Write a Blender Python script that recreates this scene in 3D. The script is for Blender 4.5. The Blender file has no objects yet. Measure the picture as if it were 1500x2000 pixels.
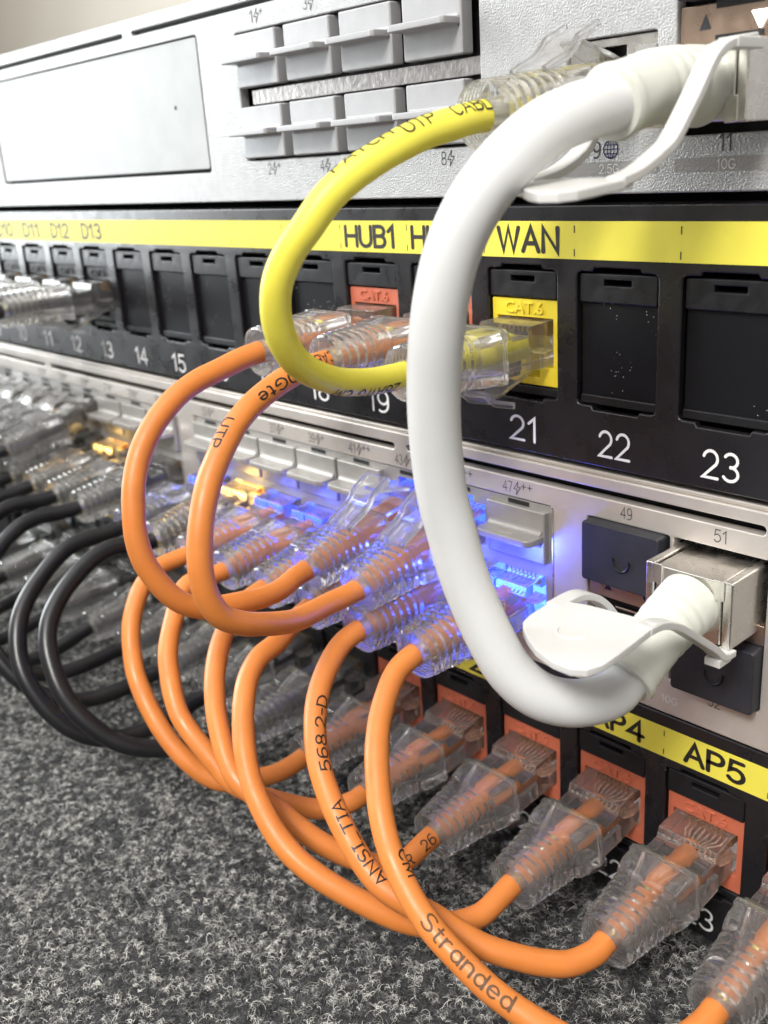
import bpy, bmesh, math, random
import numpy as np
from mathutils import Vector, Matrix

# ------------------------------------------------------------------ camera, world, lights, exposure
S = 0.001                                   # everything below is written in millimetres
scene = bpy.context.scene
COL = scene.collection
rng = random.Random(7)

CAM = Vector((86.153, -140.711, 13.508))
cd = bpy.data.cameras.new('camera')
cam = bpy.data.objects.new('camera', cd)
COL.objects.link(cam)
right = Vector((0.677702, 0.732519, -0.064311))
up = -Vector((0.206611, -0.273622, -0.939384))
back = -Vector((-0.705713, 0.623336, -0.336781))
mw = Matrix.Identity(4)
for i in range(3):
    mw[i][0] = right[i]; mw[i][1] = up[i]; mw[i][2] = back[i]; mw[i][3] = CAM[i] * S
cam.matrix_world = mw
cd.sensor_fit = 'VERTICAL'
cd.sensor_height = 36.0
cd.lens = 1957.57 / 2000 * 36.0
cd.clip_start = 0.005
cd.clip_end = 20.0
cd.dof.use_dof = True
cd.dof.focus_distance = 0.168
cd.dof.aperture_fstop = 27.0
scene.camera = cam

world = bpy.data.worlds.new('World')
scene.world = world
world.use_nodes = True
wb = world.node_tree.nodes['Background']
wb.inputs[0].default_value = (1.0, 0.95, 0.90, 1)
wb.inputs[1].default_value = 0.45

def area(name, loc, target, sx, sy, power, color):
    l = bpy.data.lights.new(name, 'AREA')
    l.shape = 'RECTANGLE'; l.size = sx; l.size_y = sy; l.energy = power; l.color = color
    o = bpy.data.objects.new(name, l)
    COL.objects.link(o)
    o.location = loc
    o.rotation_euler = (Vector(target) - Vector(loc)).to_track_quat('-Z', 'Y').to_euler()
    return o
area('window_light', (-1.28, -0.40, 0.22), (-0.12, 0.0, -0.05), 0.50, 1.20, 23.0, (0.92, 0.98, 1.0))
area('front_fill', (0.30, -0.80, 0.80), (-0.05, 0.0, -0.05), 0.36, 0.36, 17.0, (1.0, 0.97, 0.93))  # frontal fill from upper right, added also for highlights on clear plastic
area('overhead_fill', (-0.25, -0.55, 1.2), (-0.2, -0.2, 0.0), 1.6, 1.2, 13.0, (1.0, 0.98, 0.96))  # broad fill added overhead as ceiling bounce, to brighten the clear boots

scene.view_settings.view_transform = 'Standard'
scene.view_settings.look = 'None'
scene.view_settings.gamma = 1.0
scene.view_settings.exposure = 0.0
scene.view_settings.use_curve_mapping = False
cy = scene.cycles
cy.use_denoising = True
cy.use_adaptive_sampling = True
cy.adaptive_threshold = 0.04
cy.max_bounces = 10
cy.transmission_bounces = 9
cy.transparent_max_bounces = 16
cy.glossy_bounces = 4
cy.diffuse_bounces = 3
cy.sample_clamp_indirect = 6.0
cy.blur_glossy = 0.6
PATHS = {
    'A': [(-72.5, -30.0, -21.0), (-72.3, -34.7, -21.6), (-72.2, -39.4, -22.6), (-72.1, -44.1, -23.6), (-71.9, -48.5, -25.2), (-71.5, -52.6, -27.6), (-70.9, -56.3, -30.6), (-70.2, -59.3, -34.2), (-69.2, -61.6, -38.3), (-68.2, -63.0, -42.8), (-67.2, -63.8, -47.5), (-66.2, -63.5, -52.0), (-65.1, -61.9, -56.3), (-64.1, -59.3, -60.3), (-63.5, -55.5, -63.0), (-63.4, -50.9, -64.3), (-63.4, -46.2, -65.2), (-63.5, -41.4, -66.0), (-63.9, -36.7, -66.0), (-64.6, -32.1, -65.0), (-64.7, -29.0, -64.5)],
    'B': [(-52.3, -30.0, -20.8), (-52.2, -34.8, -21.1), (-51.8, -39.5, -22.0), (-51.2, -44.1, -23.3), (-50.4, -48.5, -25.0), (-49.4, -52.6, -27.3), (-48.2, -56.2, -30.2), (-47.1, -59.5, -33.6), (-46.0, -62.1, -37.5), (-45.1, -64.0, -41.8), (-44.4, -65.1, -46.5), (-43.9, -65.0, -51.3), (-43.5, -63.2, -55.5), (-43.5, -59.3, -58.4), (-44.1, -54.9, -60.4), (-45.2, -50.6, -62.2), (-46.5, -46.3, -63.7), (-47.9, -41.7, -64.4), (-48.9, -37.0, -64.7), (-49.3, -32.2, -64.8), (-49.3, -29.0, -64.5)],
    'Y': [(-13.5, -27.5, 17.5), (-13.6, -31.7, 17.2), (-13.8, -35.9, 16.5), (-14.3, -40.0, 15.7), (-15.0, -44.0, 14.4), (-15.9, -47.8, 12.8), (-17.2, -51.4, 10.8), (-18.5, -54.5, 8.3), (-19.9, -56.9, 5.1), (-21.7, -58.9, 1.9), (-23.4, -60.0, -1.8), (-24.8, -59.7, -5.8), (-25.9, -58.3, -9.6), (-27.0, -55.9, -12.9), (-28.0, -52.7, -15.4), (-29.1, -49.0, -17.3), (-30.1, -45.1, -18.8), (-31.0, -41.1, -19.8), (-31.7, -37.0, -20.5), (-32.1, -32.8, -20.8), (-32.1, -30.0, -20.8)],
    'W': [(7.0, -29.0, 17.4), (6.5, -34.7, 16.5), (5.0, -39.9, 14.7), (3.0, -44.1, 11.4), (0.9, -47.4, 7.1), (-1.0, -49.4, 2.1), (-2.5, -50.3, -3.4), (-3.8, -50.4, -9.0), (-5.0, -50.0, -14.7), (-5.9, -49.4, -20.3), (-6.5, -48.6, -26.0), (-6.7, -47.7, -31.7), (-6.2, -46.7, -37.3), (-5.4, -45.8, -43.0), (-4.0, -44.8, -48.5), (-2.2, -43.7, -53.8), (0.1, -42.2, -58.9), (3.1, -39.5, -62.9), (6.2, -35.2, -65.0), (8.6, -30.0, -65.2), (9.0, -26.4, -64.0)],
    'C': [(-110.9, -30.0, -73.0), (-111.0, -34.4, -73.2), (-110.9, -38.6, -73.8), (-109.8, -42.4, -75.8), (-108.2, -45.6, -78.3), (-106.2, -48.3, -81.1), (-103.9, -50.4, -84.1), (-101.3, -52.0, -87.2), (-98.5, -53.3, -90.3), (-95.6, -53.9, -93.4), (-92.5, -54.2, -96.5), (-89.5, -54.1, -99.6), (-86.4, -53.6, -102.7), (-83.4, -52.6, -105.6), (-80.4, -51.0, -108.5), (-77.7, -48.5, -110.8), (-75.6, -45.0, -112.0), (-74.1, -40.9, -112.3), (-73.0, -36.7, -112.7), (-72.5, -32.4, -112.4), (-72.5, -29.5, -112.0)],
    'D': [(-95.5, -30.0, -73.0), (-95.7, -34.5, -73.0), (-95.8, -38.8, -73.1), (-94.5, -42.3, -74.9), (-92.4, -45.3, -77.7), (-90.3, -48.1, -80.4), (-87.9, -50.5, -83.2), (-85.1, -52.2, -86.1), (-82.2, -53.6, -89.2), (-79.1, -54.5, -92.2), (-75.8, -54.4, -95.1), (-72.4, -53.8, -97.9), (-69.2, -53.1, -100.8), (-66.0, -52.2, -103.7), (-63.0, -50.0, -105.9), (-60.1, -47.1, -107.7), (-57.5, -44.0, -109.4), (-55.2, -40.6, -111.1), (-53.4, -36.7, -112.1), (-52.4, -32.4, -112.3), (-52.3, -29.5, -112.0)],
    'E': [(-80.1, -30.0, -73.0), (-79.8, -34.5, -73.9), (-78.8, -38.7, -75.5), (-77.2, -42.6, -77.6), (-75.0, -45.9, -79.9), (-72.4, -48.8, -82.4), (-69.5, -51.2, -85.0), (-66.3, -53.3, -87.7), (-63.0, -54.9, -90.5), (-59.6, -56.2, -93.4), (-56.1, -56.6, -96.3), (-52.4, -55.5, -98.6), (-48.7, -53.5, -100.8), (-45.2, -52.0, -103.5), (-41.9, -50.1, -106.2), (-38.9, -47.7, -108.6), (-35.8, -44.6, -110.9), (-33.2, -41.1, -112.8), (-32.0, -37.0, -113.3), (-32.0, -32.6, -112.5), (-32.1, -29.5, -112.0)],
    'F': [(-64.7, -30.0, -73.0), (-64.0, -34.8, -74.4), (-62.9, -39.5, -76.2), (-62.3, -44.5, -77.3), (-60.6, -48.7, -79.5), (-57.8, -52.1, -82.4), (-54.7, -54.8, -85.5), (-51.3, -57.1, -88.6), (-47.7, -58.8, -91.8), (-43.8, -59.7, -95.0), (-39.7, -60.0, -98.2), (-35.5, -59.5, -101.1), (-31.3, -58.0, -103.7), (-27.2, -55.9, -106.0), (-23.3, -53.4, -108.3), (-19.6, -50.6, -110.5), (-16.3, -47.1, -112.2), (-13.7, -42.8, -113.1), (-11.9, -37.9, -113.3), (-11.8, -32.9, -112.5), (-11.9, -29.5, -112.0)],
    'G': [(-49.3, -30.0, -73.0), (-48.9, -34.6, -74.0), (-47.6, -38.9, -76.0), (-45.8, -42.7, -78.3), (-43.5, -46.0, -80.8), (-40.6, -48.8, -83.6), (-37.4, -51.0, -86.4), (-33.9, -52.6, -89.2), (-30.1, -53.8, -92.0), (-26.3, -54.6, -94.7), (-22.4, -55.0, -97.5), (-18.3, -54.8, -100.0), (-14.2, -53.3, -102.0), (-10.2, -51.2, -103.7), (-6.3, -49.3, -105.9), (-2.6, -47.2, -108.0), (0.9, -44.3, -109.6), (4.1, -41.0, -111.1), (6.8, -37.2, -112.2), (8.2, -32.7, -112.4), (8.3, -29.5, -112.0)],
    'H': [(-33.9, -30.0, -73.0), (-33.3, -34.9, -74.2), (-31.6, -39.2, -76.6), (-29.4, -43.1, -79.3), (-26.7, -46.4, -82.2), (-23.7, -49.2, -85.2), (-20.4, -51.8, -88.4), (-16.9, -53.8, -91.5), (-12.9, -55.2, -94.6), (-8.7, -56.0, -97.5), (-4.3, -56.2, -100.2), (0.2, -55.8, -102.6), (4.8, -55.1, -105.0), (9.4, -53.8, -107.2), (13.9, -52.0, -109.2), (18.2, -49.7, -111.0), (22.0, -46.7, -112.3), (25.1, -42.7, -112.9), (27.3, -38.0, -112.8), (28.4, -32.9, -112.4), (28.5, -29.5, -112.0)],
    'K1': [(-126.3, -30.0, -73.0), (-126.6, -35.0, -72.7), (-126.9, -40.1, -71.6), (-126.5, -45.1, -72.3), (-125.4, -49.8, -74.0), (-124.0, -54.3, -76.1), (-122.3, -58.4, -78.7), (-120.2, -61.8, -81.9), (-117.5, -64.0, -85.7), (-114.5, -65.0, -89.7), (-111.4, -65.3, -93.8), (-108.3, -64.5, -97.8), (-105.2, -62.8, -101.5), (-102.3, -60.3, -104.9), (-99.7, -56.8, -107.6), (-97.6, -52.5, -109.4), (-95.9, -47.8, -110.7), (-94.5, -43.0, -111.6), (-93.4, -38.0, -112.2), (-92.8, -32.9, -112.3), (-92.8, -29.5, -112.0)],
    'K2': [(-141.7, -30.0, -73.0), (-141.7, -35.2, -73.4), (-141.8, -40.5, -73.3), (-141.4, -45.5, -74.0), (-140.3, -50.3, -75.9), (-138.9, -54.8, -78.4), (-137.2, -58.9, -81.1), (-135.2, -62.4, -84.4), (-132.7, -64.9, -88.3), (-130.0, -66.4, -92.5), (-127.0, -66.8, -96.7), (-124.0, -66.0, -101.0), (-121.1, -64.4, -105.0), (-118.4, -61.8, -108.7), (-116.1, -58.2, -111.6), (-114.3, -53.6, -113.3), (-113.3, -48.5, -114.0), (-112.9, -43.3, -113.8), (-112.8, -38.1, -113.2), (-113.0, -33.0, -112.4), (-113.0, -29.5, -112.0)],
}

# ------------------------------------------------------------------ materials
def mat(name, base, rough=0.5, metal=0.0, bump=None, var=None, coat=0.0, spec=0.5, rvar=None, sss=0.0, mid=0.55):
    m = bpy.data.materials.new(name)
    m.use_nodes = True
    nt = m.node_tree
    b = nt.nodes['Principled BSDF']
    b.inputs['Base Color'].default_value = (*base, 1)
    b.inputs['Roughness'].default_value = rough
    b.inputs['Metallic'].default_value = metal
    b.inputs['Specular IOR Level'].default_value = spec
    b.inputs['Coat Weight'].default_value = coat
    b.inputs['Coat Roughness'].default_value = 0.15
    if sss:
        b.inputs['Subsurface Weight'].default_value = sss
        b.inputs['Subsurface Radius'].default_value = (0.0012, 0.0007, 0.0004)
        b.inputs['Subsurface Scale'].default_value = 1.0
    tc = nt.nodes.new('ShaderNodeTexCoord')
    if bump:
        sc, st, dist = bump
        n = nt.nodes.new('ShaderNodeTexNoise')
        n.inputs['Scale'].default_value = sc
        n.inputs['Detail'].default_value = 3
        nt.links.new(tc.outputs['Object'], n.inputs['Vector'])
        bp = nt.nodes.new('ShaderNodeBump')
        bp.inputs['Strength'].default_value = st
        bp.inputs['Distance'].default_value = dist
        nt.links.new(n.outputs['Fac'], bp.inputs['Height'])
        nt.links.new(bp.outputs['Normal'], b.inputs['Normal'])
    if var:
        sc, lo, hi = var
        n = nt.nodes.new('ShaderNodeTexNoise')
        n.inputs['Scale'].default_value = sc
        n.inputs['Detail'].default_value = 5
        nt.links.new(tc.outputs['Object'], n.inputs['Vector'])
        r = nt.nodes.new('ShaderNodeMapRange')
        r.inputs['From Min'].default_value = 0.3; r.inputs['From Max'].default_value = 0.7
        r.inputs['To Min'].default_value = lo; r.inputs['To Max'].default_value = hi
        nt.links.new(n.outputs['Fac'], r.inputs['Value'])
        mx = nt.nodes.new('ShaderNodeMix'); mx.data_type = 'RGBA'; mx.blend_type = 'MULTIPLY'
        mx.inputs[0].default_value = 1.0
        mx.inputs[6].default_value = (*base, 1)
        nt.links.new(r.outputs['Result'], mx.inputs[7])
        nt.links.new(mx.outputs[2], b.inputs['Base Color'])
    if rvar:
        sc, lo, hi = rvar
        n = nt.nodes.new('ShaderNodeTexNoise')
        n.inputs['Scale'].default_value = sc
        n.inputs['Detail'].default_value = 4
        nt.links.new(tc.outputs['Object'], n.inputs['Vector'])
        r = nt.nodes.new('ShaderNodeMapRange')
        r.inputs['From Min'].default_value = 0.35; r.inputs['From Max'].default_value = 0.65
        r.inputs['To Min'].default_value = lo; r.inputs['To Max'].default_value = hi
        nt.links.new(n.outputs['Fac'], r.inputs['Value'])
        nt.links.new(r.outputs['Result'], b.inputs['Roughness'])
    return m

def clear_mat(name, tint, rough=0.0, haze=0.06, pass_=0.10):
    m = bpy.data.materials.new(name)
    m.use_nodes = True
    nt = m.node_tree
    b = nt.nodes['Principled BSDF']
    b.inputs['Base Color'].default_value = (*tint, 1)
    b.inputs['Roughness'].default_value = rough
    b.inputs['IOR'].default_value = 1.54
    b.inputs['Transmission Weight'].default_value = 1.0
    tc = nt.nodes.new('ShaderNodeTexCoord')
    n = nt.nodes.new('ShaderNodeTexNoise'); n.inputs['Scale'].default_value = 350
    nt.links.new(tc.outputs['Object'], n.inputs['Vector'])
    bp = nt.nodes.new('ShaderNodeBump'); bp.inputs['Strength'].default_value = 0.12; bp.inputs['Distance'].default_value = 0.0002
    nt.links.new(n.outputs['Fac'], bp.inputs['Height'])
    nt.links.new(bp.outputs['Normal'], b.inputs['Normal'])
    t = nt.nodes.new('ShaderNodeBsdfTransparent'); t.inputs[0].default_value = (*tint, 1)
    d = nt.nodes.new('ShaderNodeBsdfDiffuse'); d.inputs[0].default_value = (0.95, 0.945, 0.94, 1)
    m1 = nt.nodes.new('ShaderNodeMixShader'); m1.inputs[0].default_value = pass_
    tr = nt.nodes.new('ShaderNodeBsdfTranslucent'); tr.inputs[0].default_value = (0.9, 0.89, 0.88, 1)
    m3 = nt.nodes.new('ShaderNodeMixShader'); m3.inputs[0].default_value = 0.5
    nt.links.new(d.outputs[0], m3.inputs[1]); nt.links.new(tr.outputs[0], m3.inputs[2])
    m2 = nt.nodes.new('ShaderNodeMixShader'); m2.inputs[0].default_value = haze
    nt.links.new(b.outputs[0], m1.inputs[1]); nt.links.new(t.outputs[0], m1.inputs[2])
    nt.links.new(m1.outputs[0], m2.inputs[1]); nt.links.new(m3.outputs[0], m2.inputs[2])
    nt.links.new(m2.outputs[0], nt.nodes['Material Output'].inputs['Surface'])
    return m

def glow_mat(name, color, strength):
    m = bpy.data.materials.new(name)
    m.use_nodes = True
    b = m.node_tree.nodes['Principled BSDF']
    b.inputs['Base Color'].default_value = (0.02, 0.02, 0.02, 1)
    b.inputs['Emission Color'].default_value = (*color, 1)
    b.inputs['Emission Strength'].default_value = strength
    return m

M = {}
M['gw'] = mat('textured_silver', (0.42, 0.42, 0.42), 0.40, 0.4, bump=(3000, 0.9, 0.0002), var=(420, 0.9, 1.04))
M['gw_flat'] = mat('display_silver', (0.385, 0.395, 0.395), 0.5, 0.2, bump=(1500, 0.18, 0.0001), var=(120, 0.93, 1.03))
M['sw'] = mat('satin_aluminium', (0.66, 0.615, 0.57), 0.36, 0.55, bump=(1900, 0.14, 0.00008), var=(180, 0.94, 1.03))
M['gwcover'] = mat('gateway_cover', (0.41, 0.41, 0.42), 0.42, 0.3, bump=(2600, 0.28, 0.0001), var=(300, 0.94, 1.03))
M['cover'] = mat('silver_cover', (0.42, 0.405, 0.385), 0.36, 0.5, bump=(2600, 0.28, 0.0001), var=(300, 0.94, 1.03))
M['bright_metal'] = mat('nickel', (0.80, 0.78, 0.74), 0.25, 1.0, bump=(500, 0.08, 0.0001), rvar=(260, 0.2, 0.36))
M['bar_metal'] = mat('brushed_zinc', (0.40, 0.38, 0.37), 0.34, 0.85, bump=(900, 0.4, 0.0002), var=(700, 0.75, 1.1))
M['cage'] = mat('cage_metal_room_reflection', (0.46, 0.34, 0.26), 0.32, 0.9, rvar=(300, 0.25, 0.42))  # brown of the reflected room put into the metal's base colour
M['panel'] = mat('black_powder_coat', (0.011, 0.010, 0.012), 0.33, 0.0, bump=(1100, 0.16, 0.0001), rvar=(160, 0.24, 0.36), spec=0.6)
M['black'] = mat('black_plastic', (0.011, 0.011, 0.013), 0.40, 0.0, bump=(2200, 0.22, 0.00012), rvar=(500, 0.30, 0.46), spec=0.38)
M['blackblue'] = mat('black_rubber', (0.020, 0.021, 0.027), 0.5, 0.0, bump=(1500, 0.2, 0.0001), var=(200, 0.8, 1.3))
M['dusty'] = mat('dusty_black_plastic', (0.008, 0.008, 0.010), 0.42, 0.0, bump=(2200, 0.2, 0.0001), spec=0.2)
def dust(m):
    nt = m.node_tree; b = nt.nodes['Principled BSDF']
    tc = nt.nodes.new('ShaderNodeTexCoord')
    oi = nt.nodes.new('ShaderNodeObjectInfo')
    add = nt.nodes.new('ShaderNodeVectorMath'); add.operation = 'ADD'
    nt.links.new(tc.outputs['Object'], add.inputs[0]); nt.links.new(oi.outputs['Location'], add.inputs[1])
    v = nt.nodes.new('ShaderNodeTexVoronoi'); v.inputs['Scale'].default_value = 1500
    n = nt.nodes.new('ShaderNodeTexNoise'); n.inputs['Scale'].default_value = 130
    nt.links.new(add.outputs[0], v.inputs['Vector']); nt.links.new(add.outputs[0], n.inputs['Vector'])
    lt = nt.nodes.new('ShaderNodeMath'); lt.operation = 'LESS_THAN'; lt.inputs[1].default_value = 0.13
    nt.links.new(v.outputs['Distance'], lt.inputs[0])
    gt = nt.nodes.new('ShaderNodeMath'); gt.operation = 'GREATER_THAN'; gt.inputs[1].default_value = 0.60
    nt.links.new(n.outputs['Fac'], gt.inputs[0])
    mu = nt.nodes.new('ShaderNodeMath'); mu.operation = 'MULTIPLY'
    nt.links.new(lt.outputs[0], mu.inputs[0]); nt.links.new(gt.outputs[0], mu.inputs[1])
    mx = nt.nodes.new('ShaderNodeMix'); mx.data_type = 'RGBA'
    mx.inputs[6].default_value = b.inputs['Base Color'].default_value; mx.inputs[7].default_value = (0.6, 0.6, 0.58, 1)
    nt.links.new(mu.outputs[0], mx.inputs[0]); nt.links.new(mx.outputs[2], b.inputs['Base Color'])
dust(M['dusty'])
M['dark'] = mat('dark_cavity', (0.006, 0.006, 0.007), 0.6)
M['coral'] = mat('coral_plastic', (0.50, 0.13, 0.068), 0.42, bump=(1800, 0.12, 0.0001), var=(250, 0.93, 1.05))
M['yjack'] = mat('yellow_plastic', (0.80, 0.62, 0.035), 0.42, bump=(1800, 0.12, 0.0001), var=(250, 0.94, 1.04))
M['tape'] = mat('yellow_tape', (0.80, 0.71, 0.085), 0.5, var=(60, 0.95, 1.03), bump=(140, 0.05, 0.0002), spec=0.35)
M['ink'] = mat('black_ink', (0.018, 0.014, 0.012), 0.5)
M['ink_soft'] = mat('brown_ink', (0.12, 0.055, 0.02), 0.6)
M['greyink'] = mat('grey_ink', (0.035, 0.033, 0.034), 0.5)
M['whiteink'] = mat('white_ink', (0.80, 0.80, 0.80), 0.5)
M['blueink'] = mat('blue_ink', (0.03, 0.03, 0.14), 0.5)
M['greybar'] = mat('grey_print', (0.33, 0.32, 0.31), 0.5, 0.2, bump=(2300, 0.4, 0.0002))
M['orange'] = mat('orange_jacket', (0.64, 0.205, 0.042), 0.42, rvar=(240, 0.34, 0.56), bump=(900, 0.1, 0.0001), var=(160, 0.90, 1.05))
M['yellow'] = mat('yellow_jacket', (0.84, 0.745, 0.085), 0.45, bump=(900, 0.1, 0.0001), var=(220, 0.95, 1.03))
M['jet'] = mat('black_jacket', (0.010, 0.010, 0.012), 0.33, bump=(900, 0.15, 0.0001), var=(200, 0.8, 1.3))
M['white'] = mat('white_jacket', (0.70, 0.71, 0.705), 0.48, bump=(700, 0.08, 0.0001), var=(150, 0.97, 1.01))
M['relief'] = mat('ivory_moulding', (0.66, 0.672, 0.60), 0.45, bump=(700, 0.08, 0.0001), var=(150, 0.97, 1.01))
M['tab'] = mat('white_nylon', (0.62, 0.617, 0.60), 0.34, bump=(500, 0.12, 0.0001), var=(200, 0.96, 1.02))
M['clear'] = clear_mat('clear_plastic', (0.985, 0.98, 0.975))
M['frost'] = clear_mat('frosted_bore', (0.98, 0.97, 0.96), rough=0.02, haze=0.16, pass_=0.05)
M['plug'] = clear_mat('clear_polycarbonate', (0.985, 0.98, 0.97), rough=0.0, haze=0.07, pass_=0.06)
M['gold'] = mat('gold_contact', (0.85, 0.58, 0.2), 0.25, 1.0)
M['blue'] = glow_mat('blue_led', (0.02, 0.06, 1.0), 16.0)
M['blue_dim'] = glow_mat('dim_blue_led', (0.02, 0.06, 1.0), 6.0)
M['amber'] = glow_mat('amber_led', (1.0, 0.60, 0.14), 7.0)
M['wled'] = glow_mat('white_led', (1.0, 0.98, 1.0), 8.0)

# ------------------------------------------------------------------ builders
ORG = {}                                    # world origin (mm) of the space an object's mesh is written in

def tag(o, label=None, cat=None, group=None, kind=None):
    if label: o['label'] = label
    if cat: o['category'] = cat
    if group: o['group'] = group
    if kind: o['kind'] = kind
    return o

def empty(name, loc, label=None, cat=None, group=None):
    o = bpy.data.objects.new(name, None)
    COL.objects.link(o)
    o.empty_display_size = 0.01
    o.location = Vector(loc) * S
    ORG[o.name] = Vector(loc)
    tag(o, label, cat, group)
    return o

def link(name, mesh, parent=None, material=None):
    o = bpy.data.objects.new(name, mesh)
    COL.objects.link(o)
    o.parent = parent
    if material is not None and len(mesh.materials) == 0:
        mesh.materials.append(material)
    if parent is not None:
        ORG[o.name] = ORG[parent.name]
    else:
        ORG[o.name] = Vector((0, 0, 0))
    return o

def weigh_normals(me, limit=50):
    """flat faces stay flat, rounded rims shade smoothly into them"""
    n = len(me.polygons)
    if n == 0: return
    nor = [p.normal.copy() for p in me.polygons]; area = [p.area for p in me.polygons]
    around = [[] for _ in range(len(me.vertices))]
    for p in me.polygons:
        for v in p.vertices: around[v].append(p.index)
    c = math.cos(math.radians(limit)); out = []
    for p in me.polygons:
        a = nor[p.index]
        for v in p.vertices:
            s = Vector((0, 0, 0))
            for q in around[v]:
                if a.dot(nor[q]) > c: s += nor[q] * area[q]
            out.append(s.normalized() if s.length > 0 else a)
    me.shade_smooth()
    me.normals_split_custom_set(out)

class MB:
    def __init__(self):
        self.v = []; self.f = []
    def add(self, vs, fs):
        n = len(self.v)
        self.v += [tuple(p) for p in vs]
        self.f += [tuple(i + n for i in f) for f in fs]
    def box(self, x0, x1, y0, y1, z0, z1):
        self.add([(x0,y0,z0),(x1,y0,z0),(x1,y1,z0),(x0,y1,z0),(x0,y0,z1),(x1,y0,z1),(x1,y1,z1),(x0,y1,z1)],
                 [(0,3,2,1),(4,5,6,7),(0,1,5,4),(1,2,6,5),(2,3,7,6),(3,0,4,7)])
        return self
    def extrude(self, poly, a, b, axis='z'):
        """poly: list of 2-D points; extruded from a to b along axis (counter-clockwise seen from +axis)"""
        n = len(poly)
        def P(p, h):
            if axis == 'z': return (p[0], p[1], h)
            if axis == 'y': return (p[0], h, p[1])
            return (h, p[0], p[1])
        vs = [P(p, a) for p in poly] + [P(p, b) for p in poly]
        fs = [tuple(range(n))[::-1], tuple(range(n, 2 * n))]
        fs += [(i, (i + 1) % n, n + (i + 1) % n, n + i) for i in range(n)]
        self.add(vs, fs)
        return self
    def loft(self, rings, cap0=True, cap1=True, closed=True):
        n = len(rings[0]); base = len(self.v)
        for r in rings: self.v += [tuple(p) for p in r]
        for k in range(len(rings) - 1):
            for i in range(n if closed else n - 1):
                j = (i + 1) % n
                self.f.append((base + k*n + i, base + k*n + j, base + (k+1)*n + j, base + (k+1)*n + i))
        if cap0: self.f.append(tuple(base + i for i in range(n))[::-1])
        if cap1: self.f.append(tuple(base + (len(rings)-1)*n + i for i in range(n)))
        return self
    def mesh(self, name, org=(0, 0, 0), bevel=0.0, seg=2, smooth=True, angle=35):
        me = bpy.data.meshes.new(name)
        o = Vector(org)
        me.from_pydata([((p[0]-o[0])*S, (p[1]-o[1])*S, (p[2]-o[2])*S) for p in self.v], [], self.f)
        bm = bmesh.new(); bm.from_mesh(me)
        bmesh.ops.recalc_face_normals(bm, faces=bm.faces)
        if bevel:
            es = [e for e in bm.edges if len(e.link_faces) == 2 and e.calc_face_angle(0) > 0.5]
            bmesh.ops.bevel(bm, geom=es, offset=bevel * S, segments=seg, profile=0.5, affect='EDGES', clamp_overlap=True)
        bm.to_mesh(me); bm.free()
        if smooth and bevel:
            weigh_normals(me)
        elif smooth:
            me.shade_smooth()
            me.set_sharp_from_angle(angle=math.radians(angle))
        return me
    def build(self, name, material, parent=None, **kw):
        org = ORG[parent.name] if parent is not None else (0, 0, 0)
        return link(name, self.mesh(name, org, **kw), parent, material)

def rrect(x0, x1, z0, z1, r, n=4):
    pts = []
    for cx, cz, a0 in ((x1-r, z1-r, 0), (x0+r, z1-r, 90), (x0+r, z0+r, 180), (x1-r, z0+r, 270)):
        for k in range(n + 1):
            a = math.radians(a0 + 90 * k / n)
            pts.append((cx + r*math.cos(a), cz + r*math.sin(a)))
    return pts

def plate_mesh(name, outlines, y0, y1, bevel=0.3, org=(0, 0, 0), res=2):
    """flat sheet in the XZ plane between y0 and y1 with holes, its rims rounded"""
    c = bpy.data.curves.new(name, 'CURVE')
    c.dimensions = '2D'; c.fill_mode = 'BOTH'
    c.extrude = abs(y1 - y0) / 2 - bevel
    c.bevel_depth = bevel; c.bevel_resolution = res; c.offset = -bevel
    for pts in outlines:
        s = c.splines.new('POLY')
        s.points.add(len(pts) - 1); s.use_cyclic_u = True
        for p, (x, z) in zip(s.points, pts): p.co = (x, z, 0, 1)
    o = bpy.data.objects.new(name, c)
    me = bpy.data.meshes.new_from_object(o)
    bpy.data.objects.remove(o); bpy.data.curves.remove(c)
    n = len(me.vertices)
    co = np.empty(n * 3, np.float32); me.vertices.foreach_get('co', co); co = co.reshape(-1, 3)
    ym = (y0 + y1) / 2
    out = np.stack([co[:, 0] - org[0], ym - co[:, 2] - org[1], co[:, 1] - org[2]], 1) * S
    me.vertices.foreach_set('co', out.astype(np.float32).ravel())
    bm = bmesh.new(); bm.from_mesh(me)
    bmesh.ops.remove_doubles(bm, verts=bm.verts, dist=1e-7)
    bmesh.ops.recalc_face_normals(bm, faces=bm.faces)
    bm.to_mesh(me); bm.free()
    me.materials.clear()
    weigh_normals(me)
    return me

def plate(name, outlines, y0, y1, material, parent, bevel=0.3, res=2):
    return link(name, plate_mesh(name, outlines, y0, y1, bevel, ORG[parent.name], res), parent, material)

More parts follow.
